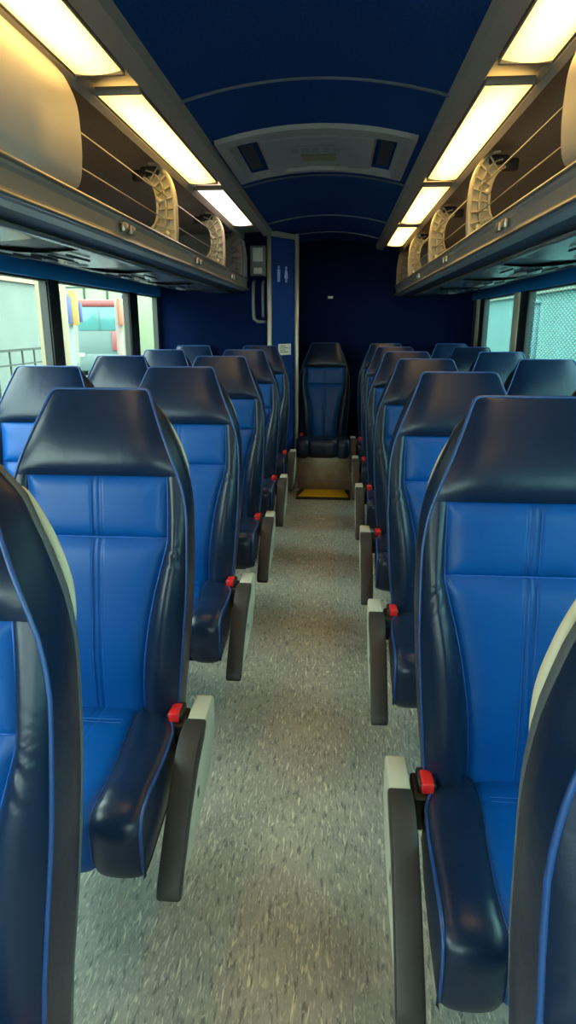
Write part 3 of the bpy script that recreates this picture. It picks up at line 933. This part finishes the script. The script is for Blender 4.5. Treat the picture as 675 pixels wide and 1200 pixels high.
for i0 in (.10, .83):
    MB().grid(lambda i, j: hpt(i0 + .07*i, .2 + .56*j, -.006), 4, 4).build('hatch_pocket', 'hatchdark', ht)
hd = MB()
for k in range(5): hd.grid(lambda i, j: hpt(.36 + .055*k + .04*i, .34 + .10*j, -.024), 3, 2)
hd.grid(lambda i, j: hpt(.36 + .24*i, .28 + .015*j, -.024), 8, 1)
hd.build('hatch_sticker', 'hatchdeco', lid)
MB().grid(lambda i, j: hpt(.41 + .19*i, .50 + .14*j, -.024), 8, 2).build('warning_label', 'hatchyellow', lid)
bar = MB().tube([hpt(.30 + .38*k/16, .78, -.030) for k in range(17)], .012, 8, flat=.6)
bar.build('hatch_handle', 'hatch', lid)

# ------------------------------------------------------------------ outside, beyond the windows
S(MB().box(-40, 40, -20, 60, -1.3, -1.2), 'ground', 'asphalt')
wl = S(MB().box(-9.2, -9.0, -4, 21.0, -1.2, 4.4), 'wall_garage_left', 'garage')
for k in range(4): MB().box(-9.0, -8.97, 3.6 + 4.1*k, 3.64 + 4.1*k, -1.2, 2.3).build('wall_joint', 'exdark', wl)
MB().box(-9.2, -8.9, -4, 21.0, 2.45, 2.75).build('wall_fascia', 'peach', wl)
pno = S(MB().box(-26, -3, 44, 44.3, -1.2, 7.5), 'wall_garage_far', 'garagegreen')
for k in range(9): MB().box(-19.9 + 1.55*k, -19.78 + 1.55*k, 43.93, 44.0, -1.2, 7.5).build('panel_joint', 'exdark', pno)
MB().box(-26, -3, 43.95, 44.0, 3.65, 3.73).build('panel_rail', 'exdark', pno)
cl = MB().box(-2.84, -2.62, 6.22, 6.42, -1.2, 3.2, .01).box(-2.88, -2.58, 6.18, 6.46, -1.2, -.9, .01)
tag(cl.build('column', 'excream'), 'cream column standing outside close to the left window post', 'column')
# railing behind the first left window
rl = empty('railing', (-6.6, 11.5, -1.2)); tag(rl, 'dark metal railing outside the left window', 'railing')
MB().box(-.02, .02, -3, 3.6, 1.98, 2.03).box(-.02, .02, -3, 3.6, 1.70, 1.73).build('top_rail', 'exdark', rl)
for k in range(12):
    MB().box(-.015, .015, -2.9 + .55*k, -2.87 + .55*k, 0, 2.0).build('railing_post', 'exdark', rl)
# banner poles
def banner_pole(x, y, polem, cols, label):
    t = empty('banner_pole', (x, y, -1.2)); tag(t, label, 'banner')
    MB().tube([(0, 0, 0), (0, 0, 2.9)], .06, 12).build('pole', polem, t)
    MB().box(-.14, .14, -.14, .14, 0, .06, .01).build('pole_base', 'exdark', t)
    for n, (m, y0, y1, z0, z1) in enumerate(cols):
        MB().box(-.03 + .12, .0 + .12, y0, y1, z0, z1, .004).build('banner', m, t)
banner_pole(-3.7, 9.05, 'expole', [('posterblue', -.36, -.14, 2.52, 2.86), ('posteryellow', -.13, .11, 2.50, 2.95), ('posterblue', .13, .24, 2.54, 2.80)], 'pale pole with yellow and blue banners outside the left window')
banner_pole(-3.7, 11.2, 'expink', [('posterorange', -.32, -.06, 2.50, 2.92), ('posterblue', -.05, .34, 2.52, 2.98), ('posterwhite', .05, .25, 2.70, 2.80)], 'pinkish pole with orange and blue banners outside the left window')
# vehicle parked in the yard: red roof edge over a teal windscreen
vh = empty('bus', (-11.9, 33., -1.2), math.radians(18)); tag(vh, 'red roofed bus parked in the yard beyond the left windows', 'bus')
vb = MB().box(-1.12, 1.12, 0, 9, .35, 2.5, .10).box(-1.1, 1.1, -.06, 2, .25, 1.1, .06)
vb.build('bus_body', 'vehgrey', vh)
MB().box(-1.10, 1.10, .02, 9, 2.4, 3.45, .08).build('bus_upper_body', 'vehgrey', vh)
MB().box(-1.16, 1.16, -.06, 9, 3.36, 3.72, .10).build('bus_roof', 'vehred', vh)
MB().box(-1.02, 1.02, -.04, .06, 2.25, 3.36, .02).build('windscreen', 'vehglass', vh)
MB().box(-.03, .03, -.07, .0, 2.25, 3.36, .01).build('windscreen_post', 'vehgrey', vh)
for xx in (-.95, .95):
    MB().tube([(xx - .14, 1.2, .5), (xx + .14, 1.2, .5)], .5, 20).build('wheel', 'exdark', vh)
    MB().box(xx - .14, xx + .14, -.10, -.02, .95, 1.15, .02).build('headlight', 'posterwhite', vh)
MB().box(.55, 1.1, -.08, .0, 1.25, 2.2, .02).build('front_panel', 'vehred', vh)

# right side: a teal building with a peach fascia
S(MB().box(5.6, 5.8, 1, 45, -1.2, 2.12), 'wall_building_right', 'wallteal')
S(MB().box(5.45, 5.8, 1, 45, 2.12, 2.6), 'wall_building_fascia', 'peach')
for k, (y, c) in enumerate(((16.2, 'expole'), (22.0, 'expink'))):
    pp = empty('lamp_post', (4.6, y, -1.2)); tag(pp, ['grey blue post outside the large dotted right window', 'pink post outside the small rear right window'][k], 'post')
    MB().tube([(0, 0, 0), (0, 0, 3.0)], [.10, .09], 12).build('shaft', c, pp)
    MB().box(-.16, .16, -.16, .16, 0, .08, .01).build('post_base', 'exdark', pp)
    MB().tube([(0, 0, 2.98), (0, 0, 3.06)], [.13, .05], 12).build('post_cap', c, pp)

# ------------------------------------------------------------------ light
w = bpy.data.worlds.new('daylight'); SC.world = w; w.use_nodes = True
bg = w.node_tree.nodes['Background']; bg.inputs['Color'].default_value = (.90, .98, .94, 1); bg.inputs['Strength'].default_value = 5.0

# ------------------------------------------------------------------ camera
cam = bpy.data.cameras.new('camera'); co = bpy.data.objects.new('camera', cam); COL.objects.link(co)
F = 760.
cam.sensor_fit = 'VERTICAL'; cam.sensor_height = 24.; cam.lens = F / 1200 * 24.
cam.clip_start = .02
vx, vy = 396 - 337.5, 600 - 381
l = math.sqrt(vx*vx + vy*vy + F*F)
yaw = math.asin(vx / l); pitch = math.atan2(vy, F)
co.location = (0, 0, 1.30); co.rotation_euler = (PI/2 - pitch, 0, yaw)
SC.camera = co
vs_ = SC.view_settings
vs_.view_transform = 'Standard'; vs_.look = 'None'; vs_.exposure = 1.4; vs_.gamma = 1.; vs_.use_curve_mapping = False
SC.cycles.use_denoising = True
SC.cycles.max_bounces = 10; SC.cycles.transparent_max_bounces = 16
